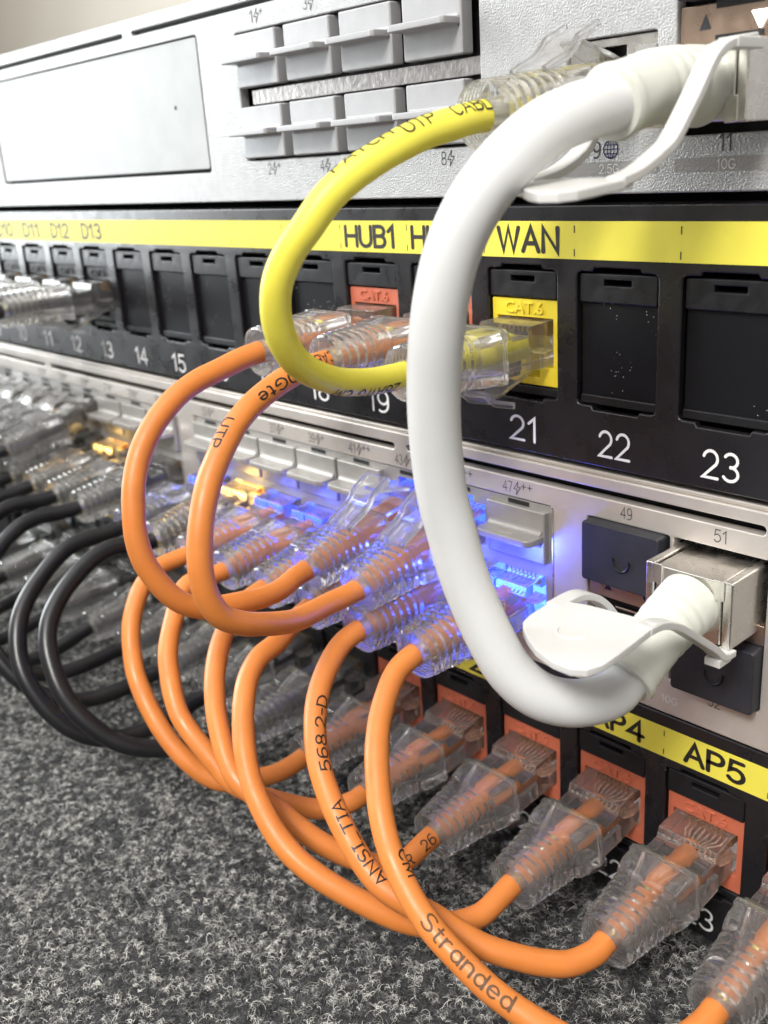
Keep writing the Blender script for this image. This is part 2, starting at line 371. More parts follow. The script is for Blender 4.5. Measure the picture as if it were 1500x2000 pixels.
def _arc(cx, cy, rx, ry, a0, a1, n=9):
    return [(cx + rx*math.cos(math.radians(a0+(a1-a0)*k/n)), cy + ry*math.sin(math.radians(a0+(a1-a0)*k/n))) for k in range(n+1)]
GLYPH = {                                   # single-stroke letters, cap height 1: (width, strokes)
 'H': (.70, [[(0,0),(0,1)], [(.70,0),(.70,1)], [(0,.52),(.70,.52)]]),
 'U': (.68, [[(0,1),(0,.34)] + _arc(.34,.34,.34,.34,180,360) + [(.68,1)]]),
 'B': (.62, [[(0,.53),(0,1),(.34,1)] + _arc(.34,.765,.25,.235,90,-90) + [(0,.53)], [(.34,.53)] + _arc(.34,.265,.28,.265,90,-90) + [(0,0),(0,.53)]]),
 'W': (.98, [[(0,1),(.245,0),(.49,1),(.735,0),(.98,1)]]),
 'A': (.74, [[(0,0),(.37,1),(.74,0)], [(.13,.34),(.61,.34)]]),
 'N': (.66, [[(0,0),(0,1),(.66,0),(.66,1)]]),
 'M': (.80, [[(0,0),(0,1),(.40,.15),(.80,1),(.80,0)]]),
 'P': (.60, [[(0,0),(0,1),(.32,1)] + _arc(.32,.735,.28,.265,90,-90) + [(0,.47)]]),
 'R': (.62, [[(0,0),(0,1),(.32,1)] + _arc(.32,.75,.27,.25,90,-90) + [(0,.5)], [(.30,.5),(.62,0)]]),
 'D': (.66, [[(0,0),(0,1),(.25,1)] + _arc(.25,.5,.41,.5,90,-90) + [(0,0)]]),
 'C': (.68, [_arc(.38,.5,.38,.5,48,312,14)]),
 'G': (.74, [_arc(.38,.5,.38,.5,48,350,14) + [(.74,.44),(.42,.44)]]),
 'T': (.64, [[(0,1),(.64,1)], [(.32,1),(.32,0)]]),
 'E': (.56, [[(.56,1),(0,1),(0,0),(.56,0)], [(0,.52),(.50,.52)]]),
 'L': (.54, [[(0,1),(0,0),(.54,0)]]),
 'I': (.30, [[(.15,0),(.15,1)], [(0,0),(.30,0)], [(0,1),(.30,1)]]),
 'S': (.62, [_arc(.32,.745,.29,.255,40,270,10) + _arc(.31,.26,.31,.26,90,-140,10)]),
 '0': (.62, [_arc(.31,.5,.31,.5,90,450,20)]),
 '1': (.36, [[(0,.76),(.26,1),(.26,0)]]),
 '2': (.62, [_arc(.30,.70,.29,.30,165,-38,11) + [(.0,0),(.62,0)]]),
 '3': (.62, [_arc(.29,.75,.27,.25,150,-90,11), _arc(.29,.26,.31,.26,90,-150,11)]),
 '4': (.68, [[(.50,0),(.50,1),(0,.30),(.68,.30)]]),
 '5': (.62, [[(.57,1),(.11,1),(.05,.53)] + _arc(.29,.32,.32,.32,128,-148,12)]),
 '6': (.62, [_arc(.31,.31,.30,.31,90,450,16), _arc(.38,.60,.37,.40,62,180,8) + [(.01,.31)]]),
 '7': (.60, [[(0,1),(.60,1),(.22,0)]]),
 '8': (.62, [_arc(.31,.755,.25,.245,90,450,16), _arc(.31,.26,.31,.26,90,450,16)]),
 '9': (.62, [_arc(.31,.69,.30,.31,90,450,16), _arc(.24,.40,.37,.40,242,360,8) + [(.61,.69)]]),
 '.': (.10, [[(.05,0),(.05,.06)]]),
 '-': (.36, [[(0,.45),(.36,.45)]]),
 '_': (.50, [[(0,-.05),(.50,-.05)]]),
 't': (.34, [[(.14,.95),(.14,.15)] + _arc(.28,.15,.14,.15,180,280,5), [(0,.68),(.32,.68)]]),
 'r': (.36, [[(0,0),(0,.70)], [(0,.42)] + _arc(.24,.44,.22,.26,165,70,6)]),
 'a': (.50, [_arc(.25,.36,.24,.34,90,450,14), [(.50,.70),(.50,0)]]),
 'n': (.48, [[(0,0),(0,.70)], [(0,.42)] + _arc(.24,.44,.24,.26,170,0,8) + [(.48,0)]]),
 'd': (.50, [_arc(.25,.36,.24,.34,90,450,14), [(.50,1),(.50,0)]]),
 'e': (.50, [[(.02,.38),(.50,.38)] + _arc(.26,.36,.25,.34,5,315,13)]),
 ' ': (.40, []),
}
def _strip(pts, w):
    """one mitred band along a polyline with rounded ends; closed loops join up"""
    P = [Vector(p) for p in pts]
    P = [P[0]] + [b for a, b in zip(P, P[1:]) if (b-a).length > 1e-5]
    closed = (P[0]-P[-1]).length < 1e-6
    if closed: P = P[:-1]
    n = len(P); L, R = [], []
    for i in range(n):
        a = P[i-1] if (i > 0 or closed) else None
        b = P[(i+1) % n] if (i < n-1 or closed) else None
        d0 = (P[i]-a).normalized() if a is not None else None
        d1 = (b-P[i]).normalized() if b is not None else None
        if d0 is None: d0 = d1
        if d1 is None: d1 = d0
        t = d0 + d1
        t = t.normalized() if t.length > 1e-4 else d0
        m = Vector((-t[1], t[0])); c = max(0.45, m.dot(Vector((-d0[1], d0[0]))))
        L.append(P[i] + m*(w/2/c)); R.append(P[i] - m*(w/2/c))
    vs = L + R; k = n if closed else n-1
    fs = [(n+i, n+(i+1) % n, (i+1) % n, i) for i in range(k)]
    if not closed:
        for e, d in ((0, P[0]-P[1]), (n-1, P[-1]-P[-2])):
            d.normalize(); q = Vector((-d[1], d[0])); base = len(vs)
            vs += [P[e] + q*(w/2)*math.cos(a) + d*(w/2)*math.sin(a) for a in np.linspace(0, math.pi, 6)]
            fs.append(tuple(range(base, base+6))[::-1])
    return vs, fs
def text2d(body, h, w=None, bold=0.11, gap=0.22):
    """single-stroke lettering centred on 0,0 with cap height h; w = total width; bold = stroke / cap height"""
    x = 0; strokes = []
    for ch in body:
        gw_, st = GLYPH[ch]
        strokes += [[(x+p[0], p[1]) for p in s] for s in st]
        x += gw_ + gap
    W = x - gap
    kx = (w / W) if w else h
    V, F = [], []
    for k, s in enumerate(strokes):
        vs, fs = _strip([(p[0]-W/2, p[1]-0.5) for p in s], bold)
        F += [tuple(i+len(V) for i in f) for f in fs]
        V += [(p[0]*kx, p[1]*h, 0.004*(k % 5)) for p in vs]
    return V, F

def text_on_face(name, body, x, z, y, h, material, parent, w=None, bold=0.11):
    v, f = text2d(body, h, w, bold)
    o = ORG[parent.name]
    me = bpy.data.meshes.new(name)
    me.from_pydata([((x+p[0]-o[0])*S, (y-p[2]-o[1])*S, (z+p[1]-o[2])*S) for p in v], [], f)
    return link(name, me, parent, material)

def flat_on_face(name, polys, y, material, parent):
    o = ORG[parent.name]
    vs, fs = [], []
    for p in polys:
        fs.append(tuple(range(len(vs), len(vs)+len(p))))
        vs += [((x-o[0])*S, (y-o[1])*S, (z-o[2])*S) for x, z in p]
    me = bpy.data.meshes.new(name)
    me.from_pydata(vs, [], fs)
    return link(name, me, parent, material)

def stroke(pts, t):
    """thin quads along a polyline (for drawn icons)"""
    out = []
    for (x0, z0), (x1, z1) in zip(pts, pts[1:]):
        d = Vector((x1-x0, z1-z0)); d.normalize()
        n = Vector((-d[1], d[0])) * t/2; e = d * t * 0.3
        out.append([(x0+n[0]-e[0], z0+n[1]-e[1]), (x0-n[0]-e[0], z0-n[1]-e[1]), (x1-n[0]+e[0], z1-n[1]+e[1]), (x1+n[0]+e[0], z1+n[1]+e[1])])
    return out

def catmull(P, n=6):
    P = [Vector(p) for p in P]
    Q = [2*P[0]-P[1]] + P + [2*P[-1]-P[-2]]
    out = []
    for i in range(1, len(Q)-2):
        for k in range(n):
            t = k / n
            a, b, c, d = Q[i-1], Q[i], Q[i+1], Q[i+2]
            out.append(0.5*((2*b) + (c-a)*t + (2*a-5*b+4*c-d)*t*t + (3*b-a-3*c+d)*t*t*t))
    out.append(P[-1])
    return out

def tube(mb, pts, r, n=20, cap=True):
    pts = [Vector(p) for p in pts]
    T = []
    for i in range(len(pts)):
        d = pts[min(i+1, len(pts)-1)] - pts[max(i-1, 0)]
        T.append(d.normalized())
    N = T[0].orthogonal().normalized()
    rings = []
    for i, p in enumerate(pts):
        N = (N - T[i]*N.dot(T[i])).normalized()
        B = T[i].cross(N)
        rr = r[i] if isinstance(r, (list, tuple)) else r
        rings.append([p + (N*math.cos(2*math.pi*k/n) + B*math.sin(2*math.pi*k/n))*rr for k in range(n)])
    mb.loft(rings, cap, cap)
    return mb

def ribbon(mb, pts, w, t, side=Vector((1, 0, 0))):
    """flat strap of width w (along side) and thickness t following pts; w may be a list"""
    pts = [Vector(p) for p in pts]
    rings = []
    for i, p in enumerate(pts):
        d = (pts[min(i+1, len(pts)-1)] - pts[max(i-1, 0)]).normalized()
        n = side.cross(d).normalized()
        ww = w[i] if isinstance(w, (list, tuple)) else w
        a = side * ww/2; b = n * t/2
        rings.append([p-a-b, p+a-b, p+a+b, p-a+b])
    mb.loft(rings)
    return mb

def arcpos(pts, s):
    acc = 0
    for a, b in zip(pts, pts[1:]):
        l = (b-a).length
        if acc + l >= s: return a.lerp(b, (s-acc)/l), (b-a).normalized()
        acc += l
    return pts[-1], (pts[-1]-pts[-2]).normalized()

def text_on_cable(body, pts, r, s_mid, length, h, ang, material, parent, flip=False, name='print'):
    """lettering laid round a jacket: length along it, h round it, ang = degrees away from the side facing the room"""
    v, f = text2d(body, h, length, 0.13)
    bm = bmesh.new()
    bv = [bm.verts.new((p[0], p[1], p[2])) for p in v]
    for q in f:
        try: bm.faces.new([bv[i] for i in q])
        except ValueError: pass
    bmesh.ops.triangulate(bm, faces=bm.faces)
    bmesh.ops.subdivide_edges(bm, edges=[e for e in bm.edges if e.calc_length() > 0.5], cuts=2, use_grid_fill=True)
    o = ORG[parent.name]
    for q in bm.verts:
        tx, ty, lift = q.co.x, q.co.y, q.co.z
        if flip: tx, ty = -tx, -ty
        P, T = arcpos(pts, s_mid + tx)
        N = (CAM - P); N = (N - T*N.dot(T)).normalized()
        B = T.cross(N)
        a = math.radians(ang) - ty / r
        q.co = (P + (N*math.cos(a) + B*math.sin(a))*(r + 0.06 + lift) - o) * S
    me = bpy.data.meshes.new(name); bm.to_mesh(me); bm.free()
    return link(name, me, parent, material)

# ------------------------------------------------------------------ setting: felt, wall
FLOOR = -132.0
PITCH = 20.211
def port_x(n): return (n - 22.5) * PITCH - 1.8

fm = mat('felt', (0.030, 0.031, 0.032), 0.9, bump=(900, 1.0, 0.0012), var=(420, 0.4, 1.8), spec=0.2)
g = MB()
g.add([(-1500, -1200, FLOOR), (700, -1200, FLOOR), (700, 250, FLOOR), (-1500, 250, FLOOR)], [(0, 1, 2, 3)])
tag(g.build('felt_ground', fm, smooth=False), kind='structure')

wm = mat('plaster', (0.60, 0.565, 0.49), 0.85, bump=(60, 0.1, 0.001), var=(6, 0.95, 1.04))
g = MB().box(-3500, 1500, 620, 680, -400, 2200)
tag(g.build('wall', wm, smooth=False), kind='structure')

def felt_fibres():
    r = np.random.default_rng(3)
    # tufts first (each its own lean, height and shade), then the fibres of each tuft
    nt_ = 64000
    tx = r.uniform(-330, 45, nt_); ty = r.uniform(-125, 2, nt_)
    keep = (tx < -20 - 0.55 * (ty + 100)) | (ty > -70)
    tx, ty = tx[keep], ty[keep]; nt_ = len(tx)
    tsh = np.clip(np.where(r.random(nt_) < 0.29, r.normal(0.80, 0.14, nt_), r.normal(0.34, 0.17, nt_)), 0, 1)  # random tuft tone; glints and dark valleys are put into the fibre colour
    thz = np.abs(r.normal(0, 0.45, nt_)) + 0.5*(tsh > 0.6)
    taz = r.uniform(0, 2*np.pi, nt_); taz = np.where(r.random(nt_) < 0.4, 2.6 + r.normal(0, 0.6, nt_), taz)
    per = 6; n = nt_*per; K = 6
    idx = np.repeat(np.arange(nt_), per)
    X = tx[idx] + r.normal(0, 0.28, n); Y = ty[idx] + r.normal(0, 0.28, n)
    L = r.uniform(0.7, 1.7, n) * (1 + 1.3 * (r.random(n) < 0.05))
    az = taz[idx] + r.normal(0, 0.7, n); el = r.uniform(0.2, 1.3, n)
    curl = r.normal(0, 2.6, n); drop = r.uniform(0.8, 2.4, n)
    z0 = FLOOR - 0.2 + 0.8*thz[idx]
    P = np.zeros((n, K, 3)); P[:, 0] = np.stack([X, Y, z0], 1)
    for k in range(1, K):
        t = k / (K - 1)
        a = az + curl * t; e = el - drop * t
        d = np.stack([np.cos(e)*np.cos(a), np.cos(e)*np.sin(a), np.sin(e)], 1)
        P[:, k] = P[:, k-1] + d * (L / (K-1))[:, None]
    P[:, :, 2] = np.maximum(P[:, :, 2], FLOOR + 0.03)
    hc = bpy.data.hair_curves.new('felt_fibres')
    hc.add_curves([K] * n)
    hc.attributes['position'].data.foreach_set('vector', (P * S).astype(np.float32).ravel())
    rad = hc.attributes.get('radius') or hc.attributes.new('radius', 'FLOAT', 'POINT')
    rr = np.repeat(r.uniform(0.016, 0.040, n), K) * np.tile(np.linspace(1, 0.6, K), n)
    rad.data.foreach_set('value', (rr * S).astype(np.float32))
    sh = hc.attributes.new('shade', 'FLOAT', 'CURVE')
    sh.data.foreach_set('value', np.clip(tsh[idx] + r.normal(0, 0.10, n), 0, 1).astype(np.float32))
    m = bpy.data.materials.new('felt_fibre'); m.use_nodes = True
    nt = m.node_tree; b = nt.nodes['Principled BSDF']
    at = nt.nodes.new('ShaderNodeAttribute'); at.attribute_name = 'shade'
    cr = nt.nodes.new('ShaderNodeValToRGB')
    cr.color_ramp.elements[0].color = (0.02, 0.021, 0.024, 1); cr.color_ramp.elements[0].position = 0.2
    cr.color_ramp.elements[1].color = (0.95, 0.94, 0.88, 1); cr.color_ramp.elements[1].position = 1.0
    e = cr.color_ramp.elements.new(0.62); e.color = (0.205, 0.21, 0.198, 1)
    nt.links.new(at.outputs['Fac'], cr.inputs[0]); nt.links.new(cr.outputs[0], b.inputs['Base Color'])
    b.inputs['Roughness'].default_value = 0.35
    b.inputs['Specular IOR Level'].default_value = 0.8
    hc.materials.append(m)
    o = bpy.data.objects.new('felt_fibres', hc)
    COL.objects.link(o)
    tag(o, 'curly grey and black wool fibres of the felt', 'felt', kind='stuff')
felt_fibres()

# ------------------------------------------------------------------ gateway (top device)
GW_COLS = [-103.5, -85.9, -68.3, -50.7]
gw = empty('network_gateway', (-200, 0, 4.9), 'silver textured rack gateway with a large blank display, topmost device', 'gateway')
slots = [rrect(-440, -159.7, 44.5, 45.5, 0.45), rrect(-154.9, -60, 44.5, 45.5, 0.45), rrect(-55, 20, 44.5, 45.5, 0.45)]
disp = rrect(-246.0, -126.6, 11.7, 41.5, 0.9)
block = rrect(-111.7, -40.3, 13.7, 39.9, 0.7)
port9 = [(-21.8, 14.6), (-5.2, 14.6), (-5.2, 28.0), (-9.6, 28.0), (-9.6, 28.02), (-17.4, 28.02), (-17.4, 28.0), (-21.8, 28.0)]
sfp = rrect(-2.0, 15.6, 13.0, 42.2, 0.4)
plate('face_plate', [rrect(-455, 50, 4.9, 48.5, 0.8)] + slots + [disp, block, rrect(-21.8, -5.2, 14.6, 28.0, 0.5), sfp], 0, 2.4, M['gw'], gw, bevel=0.28)
MB().box(-450, 46, 4.6, 190, 5.1, 48.2).build('chassis', M['dark'], gw, smooth=False)
dp = plate('display', [rrect(-245.4, -127.6, 12.5, 41.25, 0.7)], 0.35, 2.4, M['gw_flat'], gw, bevel=0.2)
flat_on_face('pinhole', [[(-139.4 + 0.55*math.cos(a*math.pi/8), 26.9 + 0.55*math.sin(a*math.pi/8)) for a in range(16)]], 0.30, M['dark'], dp)
MB().box(-108.0, -40.2, 0.6, 1.6, 25.2, 28.2).build('divider_bar', M['bar_metal'], gw, bevel=0.15)

def bolt(x, z, h):
    w = h * 0.62
    pts = [(x+0.12*w, z+h/2), (x-0.5*w, z-0.08*h), (x-0.02*w, z-0.08*h), (x-0.16*w, z-h/2), (x+0.5*w, z+0.1*h), (x+0.02*w, z+0.1*h), (x+0.12*w, z+h/2)]
    return stroke(pts, 0.16)
def port_label(parent, n, x, z, y, plus=0, with_bolt=True, h=2.2, ink='greyink'):
    s = str(n)
    wn = 1.25 * len(s)
    tw = wn + (2.3 if with_bolt else 0) + plus * 1.5
    x0 = x - tw/2
    text_on_face('port_number', s, x0 + wn/2, z, y, h, M[ink], parent, w=wn*0.9, bold=0.085)
    if with_bolt:
        polys = bolt(x0 + wn + 1.2, z, h*1.25)
        for k in range(plus):
            cx, cz = x0 + wn + 2.8 + 1.5*k, z + 0.6
            polys += stroke([(cx-0.55, cz), (cx+0.55, cz)], 0.17) + stroke([(cx, cz-0.55), (cx, cz+0.55)], 0.17)
        flat_on_face('power_icon', polys, y, M[ink], parent)
for i, x in enumerate(GW_COLS):
    port_label(gw, 2*i+1, x+0.6, 42.5, -0.05, 1 if i == 0 else 0)
    port_label(gw, 2*i+2, x+2.0, 11.8, -0.05, 1 if i == 0 else 0)
text_on_face('port_number', '9', -15.9, 11.7, -0.05, 2.4, M['greyink'], gw, w=1.3)
ring = lambda cx, cz, rx, rz, n=20: [(cx + rx*math.cos(2*math.pi*k/n), cz + rz*math.sin(2*math.pi*k/n)) for k in range(n+1)]
gp = stroke(ring(-13.2, 11.7, 1.35, 1.35), 0.2) + stroke(ring(-13.2, 11.7, 0.62, 1.35), 0.15) + stroke([(-13.2, 10.35), (-13.2, 13.05)], 0.15)
for dz in (-0.65, 0, 0.65):
    w = math.sqrt(1.35**2 - dz*dz); gp += stroke([(-13.2-w, 11.7+dz), (-13.2+w, 11.7+dz)], 0.15)
flat_on_face('globe_icon', gp, -0.06, M['blueink'], gw)
text_on_face('port_number', '11', 6.6, 11.8, -0.05, 2.3, M['greyink'], gw, w=1.9)
for x0, x1, s, tx in ((-1.7, 16, '10G', 6.8), (-22.5, -4.6, '2.5G', -13.5)):
    b = flat_on_face('speed_bar', [rrect(x0, x1, 7.8, 9.85, 0.35)], -0.04, M['greybar'], gw)
    text_on_face('speed_text', s, tx, 8.8, -0.08, 1.3, M['whiteink'], b, w=2.9 if s == '10G' else 3.6)
# copper socket 9: shield with an open mouth
plate('socket_shield', [rrect(-21.6, -5.4, 14.8, 27.8, 0.3), [(-19.4, 15.4), (-7.6, 15.4), (-7.6, 23.6), (-9.6, 23.6), (-9.6, 25.0), (-11.0, 25.0), (-11.0, 26.6), (-16.0, 26.6), (-16.0, 25.0), (-17.4, 25.0), (-17.4, 23.6), (-19.4, 23.6)]], 0.7, 2.3, M['bright_metal'], gw, bevel=0.12)
MB().box(-8.9, -5.6, 0.45, 0.66, 23.9, 26.2).build('indicator', M['greybar'], gw, bevel=0.08)
# stacked fibre cages 10 / 11
c = MB().box(-1.7, 15.3, 0.5, 2.3, 24.7, 30.3)
cage = c.build('cage_bar', M['cage'], gw, bevel=0.15)
MB().box(4.0, 11.2, 0.3, 0.48, 29.5, 30.6).build('cage_slot', M['dark'], cage, smooth=False)
MB().box(4.0, 11.2, 0.3, 0.48, 25.0, 26.1).build('cage_slot', M['dark'], cage, smooth=False)
flat_on_face('port_arrow', [[(1.4, 27.0), (3.2, 27.0), (2.3, 29.0)]], 0.42, M['blackblue'], cage)
led = MB().extrude([(9.5, 28.5), (11.9, 28.5), (10.7, 26.3)], 0.1, 0.45, 'y').build('port_arrow', M['wled'], cage, smooth=False)
led['label'] = 'lit white arrow lamp'

# ------------------------------------------------------------------ port covers (silver, with a finger shelf)
def cover_meshes(r, half, fil_r):
    a = MB()
    a.box(-7.3, 7.3, -1.0, 2.0, -5.35, 5.35)
    face = a.mesh('cover_face', bevel=0.35, seg=3)
    b = MB()
    plan = [(-7.0, -0.95), (-7.0, -5.4+r)]
    plan += [(-7.0+r-r*math.cos(t*math.pi/10), -5.4+r-r*math.sin(t*math.pi/10)) for t in range(1, 6)]
    plan += [(7.0-r+r*math.sin(t*math.pi/10), -5.4+r-r*math.cos(t*math.pi/10)) for t in range(0, 6)]
    plan += [(7.0, -0.95)]
    b.extrude(plan, -half, half, 'z')
    shelf = b.mesh('cover_shelf', bevel=0.22, seg=2)
    f = MB()
    for s in (1, -1):
        pts = []
        for k in range(7):
            t = k/6*math.pi/2
            pts.append((-1.0 - fil_r + fil_r*math.sin(t), s*(half - 0.02 + fil_r*(1-math.cos(t)))))
        poly = [(-0.97, s*(half-0.02))] + pts + [(-0.97, s*(half-0.02+fil_r))]
        f.extrude(poly, -6.6, 6.6, 'x')
    fil = f.mesh('cover_fillet')
    e = MB()
    arc = [Vector((1.6*math.cos(t), -3.3 + 0.75*math.sin(t), half + 0.02)) for t in np.linspace(math.radians(200), math.radians(380), 12)]
    tube(e, arc, 0.09, 6)
    emb = e.mesh('cover_emblem')
    return face, shelf, fil, emb
def port_cover(x, z, label, group, cm):
    CF, CS, CFL, CE = cm
    o = empty('port_cover', (x, 0, z), label, 'port cover', group)
    link('face', CF, o); sh = link('finger_shelf', CS, o); link('fillet', CFL, sh); link('emblem', CE, sh)
    return o
def recolour(ms, m):
    out = []
    for q in ms:
        k = q.copy(); k.materials.clear(); k.materials.append(m); out.append(k)
    return out
COV_GW, COV_SW = recolour(cover_meshes(0.7, 0.62, 0.6), M['gwcover']), recolour(cover_meshes(1.9, 0.7, 1.2), M['cover'])
for i, x in enumerate(GW_COLS):
    o_ = ('first', 'second', 'third', 'fourth')[i]
    port_cover(x, 34.1, 'silver tabbed cover %s from left in top row of the gateway ports' % o_, 'gateway port covers', COV_GW)
    port_cover(x, 19.5, 'silver tabbed cover %s from left in bottom row of the gateway ports' % o_, 'gateway port covers', COV_GW)

# ------------------------------------------------------------------ switch
SWX = {}
for k in range(8):
    SWX[47-2*k] = SWX[48-2*k] = -33.9 - 15.4*k
    SWX[31-2*k] = SWX[32-2*k] = -166.5 - 15.4*k
ZU, ZL = -58.9, -70.2                        # plug heights of the two rows
sw = empty('network_switch', (-200, 0, -85.6), 'satin silver rack switch with two rows of glowing ports below the upper patch panel', 'switch')
blocks = [(-149.6, -25.6), (-282.3, -158.6)]
sl = [rrect(-440, -240.6, -47.0, -46.0, 0.45), rrect(-236.3, -68.4, -47.0, -45.6, 0.6), rrect(-59.5, 16.6, -46.9, -45.3, 0.75), rrect(-64.6, -63.0, -46.6, -45.4, 0.55)]
plate('face_plate', [rrect(-455, 50, -85.3, -43.0, 0.9)] + sl + [rrect(a, b, -79.6, -51.0, 0.7) for a, b in blocks] +
      [rrect(-17.4, -0.4, -78.2, -50.9, 0.4), rrect(0.4, 17.5, -78.2, -50.9, 0.4)], 0, 2.4, M['sw'], sw, bevel=0.3)
MB().box(-450, 46, 4.5, 190, -85.0, -43.3).build('chassis', M['dark'], sw, smooth=False)
MB().box(-455, 50, 0.6, 4.2, -43.0, -42.2).build('top_edge', M['sw'], sw, bevel=0.25)
for a, b in blocks:
    outl = [rrect(a+0.25, b-0.25, -79.35, -51.25, 0.5)]
    cols = [n for n in SWX if n % 2 and a < SWX[n] < b]
    for n in cols:
        x = SWX[n]
        outl.append([(x-6.4, -63.1), (x+6.4, -63.1), (x+6.4, -54.6), (x+3.3, -54.6), (x+3.3, -53.2), (x-3.3, -53.2), (x-3.3, -54.6), (x-6.4, -54.6)])
        outl.append([(x-6.4, -74.6), (x-3.3, -74.6), (x-3.3, -76.2), (x+3.3, -76.2), (x+3.3, -74.6), (x+6.4, -74.6), (x+6.4, -66.0), (x-6.4, -66.0)])
    pb = plate('port_block', outl, 0.35, 4.2, M['cover'], sw, bevel=0.1, res=1)
    for n in cols:
        MB().box(SWX[n]-2.6, SWX[n]+2.6, 0.2, 0.34, -52.35, -51.5).build('latch_notch', M['dark'], pb, smooth=False)
MB().box(-25.55, -25.1, -0.15, 1.2, -79.5, -51.0).build('block_trim', M['bright_metal'], sw, bevel=0.1)
for n in (47, 45, 43, 41, 39, 37, 35, 33, 31, 29, 27, 25, 23, 21):
    port_label(sw, n, SWX[n]+0.2, -49.0, -0.05, 2 if n > 40 else 1, h=2.15)
for n in (49, 51):
    port_label(sw, n, -9.1 if n == 49 else 9.0, -48.7, -0.05, 0, False, h=2.1)
for n in (50, 52):
    port_label(sw, n, -8.4 if n == 50 else 9.4, -79.3, -0.05, 0, False, h=2.1)
text_on_face('speed_text', '10G', 0.7, -82.2, -0.05, 1.35, M['whiteink'], sw, w=3.3)
for k, (x0, x1) in enumerate(((-17.2, -0.6), (0.6, 17.3))):
    cg = MB().box(x0, x1, 0.4, 2.2, -66.2, -62.6).build('cage_bar', M['cage'], sw, bevel=0.15)
    flat_on_face('port_arrow', [[(x0+3.4, -64.6), (x0+5.0, -64.6), (x0+4.2, -62.9)]], 0.34, M['dark'], cg)
    flat_on_face('port_arrow', [[(x0+11.2, -63.0), (x0+12.8, -63.0), (x0+12.0, -64.7)]], 0.34, M['dark'], cg)
    MB().box(x0+5.5, x1-1.5, 0.8, 2.0, -68.0, -67.6).build('cage_spring', M['bright_metal'], cg, bevel=0.08)
for n in (41, 39, 37, 35, 33, 47, 31, 29, 27):
    lab = {47: 'silver tabbed cover right of the white cable, above a blue glow',
           41: 'silver tabbed cover beside the raised clear clips, rightmost of its row', 39: 'silver tabbed cover on the switch, second left of the raised clear clips',
           37: 'silver tabbed cover on the switch, third left of the raised clear clips', 35: 'silver tabbed cover on the switch, fourth left of the raised clear clips',
           33: 'silver tabbed cover on the switch, fifth left of the raised clear clips', 31: 'silver tabbed cover behind the left orange cable, right end of the left port block',
           29: 'silver tabbed cover in the middle of the three left of the orange cable', 27: 'silver tabbed cover on the switch farthest left, next to black-cable plugs'}[n]
    port_cover(SWX[n], -57.7, lab, 'switch port covers', COV_SW)
def dust_plug(x0, x1, z0, z1, label):
    o = empty('dust_plug', ((x0+x1)/2, 0, z0), label, 'dust plug', 'black plugs in the fibre ports')
    m = MB().extrude(rrect(x0, x1, z0, z1, 0.7), -2.6, 2.0, 'y').build('body', M['blackblue'], o, bevel=0.35)
    cx, cz = (x0+x1)/2 + 0.6, (z0+z1)/2
    e = MB(); tube(e, [Vector((cx + 1.7*math.cos(t), -2.62, cz - 0.3 + 1.9*math.sin(t))) for t in np.linspace(math.radians(170), math.radians(370), 12)], 0.28, 8)
    e.build('emblem', M['black'], o)
    return o
dust_plug(-16.9, -0.9, -62.3, -50.9, 'black rubber plug with raised arc in switch port 49')
dust_plug(2.2, 17.4, -77.9, -66.3, 'black rubber plug below the lower white cable end, in port 52')
dust_plug(-0.9, 15.2, 30.9, 42.0, 'dark rubber plug in the upper gateway cage, cut by the top edge')

# ------------------------------------------------------------------ patch panels
def jack_meshes(z0):
    """snap-in socket, z measured from the panel's tape"""
    hole = [(-6.45, -24.9), (-3.3, -24.9), (-3.3, -26.9), (3.3, -26.9), (3.3, -24.9), (6.45, -24.9), (6.45, -16.1), (-6.45, -16.1)]
    face = plate_mesh('jack_face', [rrect(-7.6, 7.6, -28.4, -12.8, 0.35), hole], 0.9, 9.0, 0.15, res=1)
    blankf = plate_mesh('blank_face', [rrect(-7.6, 7.6, -28.9, -12.6, 0.3)], 1.15, 5.0, 0.15, res=1)
    clip = plate_mesh('clip', [rrect(-7.6, 7.6, -12.55, -7.75, 0.4), rrect(-2.7, 2.7, -9.7, -8.7, 0.1)], 0.45, 6.0, 0.18, res=1)
    toe = plate_mesh('toe', [rrect(-7.6, 7.6, -30.2, -28.6, 0.25)], 0.7, 6.0, 0.2, res=1)
    back = MB().box(-7.7, 7.7, 9.05, 9.5, -30.3, -7.5).mesh('jack_back', smooth=False)
    c = bpy.data.curves.new('relief', 'FONT'); c.body = 'CAT.6'; c.size = 1.0; c.extrude = 0.035; c.bevel_depth = 0.016; c.bevel_resolution = 1; c.resolution_u = 2
    o = bpy.data.objects.new('relief', c)
    me = bpy.data.meshes.new_from_object(o)
    v = np.array([tuple(p.co) for p in me.vertices]); lo, hi = v.min(0), v.max(0)
    w = 8.8 / (hi[0]-lo[0]); h = 2.15 / (hi[1]-lo[1])
    out = np.stack([(v[:, 0]-(lo[0]+hi[0])/2)*w, 0.86 - v[:, 2]*5.0, -14.4 + (v[:, 1]-(lo[1]+hi[1])/2)*h], 1)*S
    me.vertices.foreach_set('co', out.astype(np.float32).ravel()); me.materials.clear()
    bpy.data.objects.remove(o)
    return face, blankf, clip, toe, back, me
JM = jack_meshes(0)
def with_mat(me, m):
    k = me.copy(); k.materials.clear(); k.materials.append(m); return k
JFACE = {c: with_mat(JM[0], M[c]) for c in ('coral', 'yjack', 'black')}
JTEXT = {c: with_mat(JM[5], M[c]) for c in ('coral', 'yjack', 'black')}
JBLANK = with_mat(JM[1], M['dusty']); JCLIP = with_mat(JM[2], M['black']); JTOE = with_mat(JM[3], M['black']); JBACK = with_mat(JM[4], M['dark'])

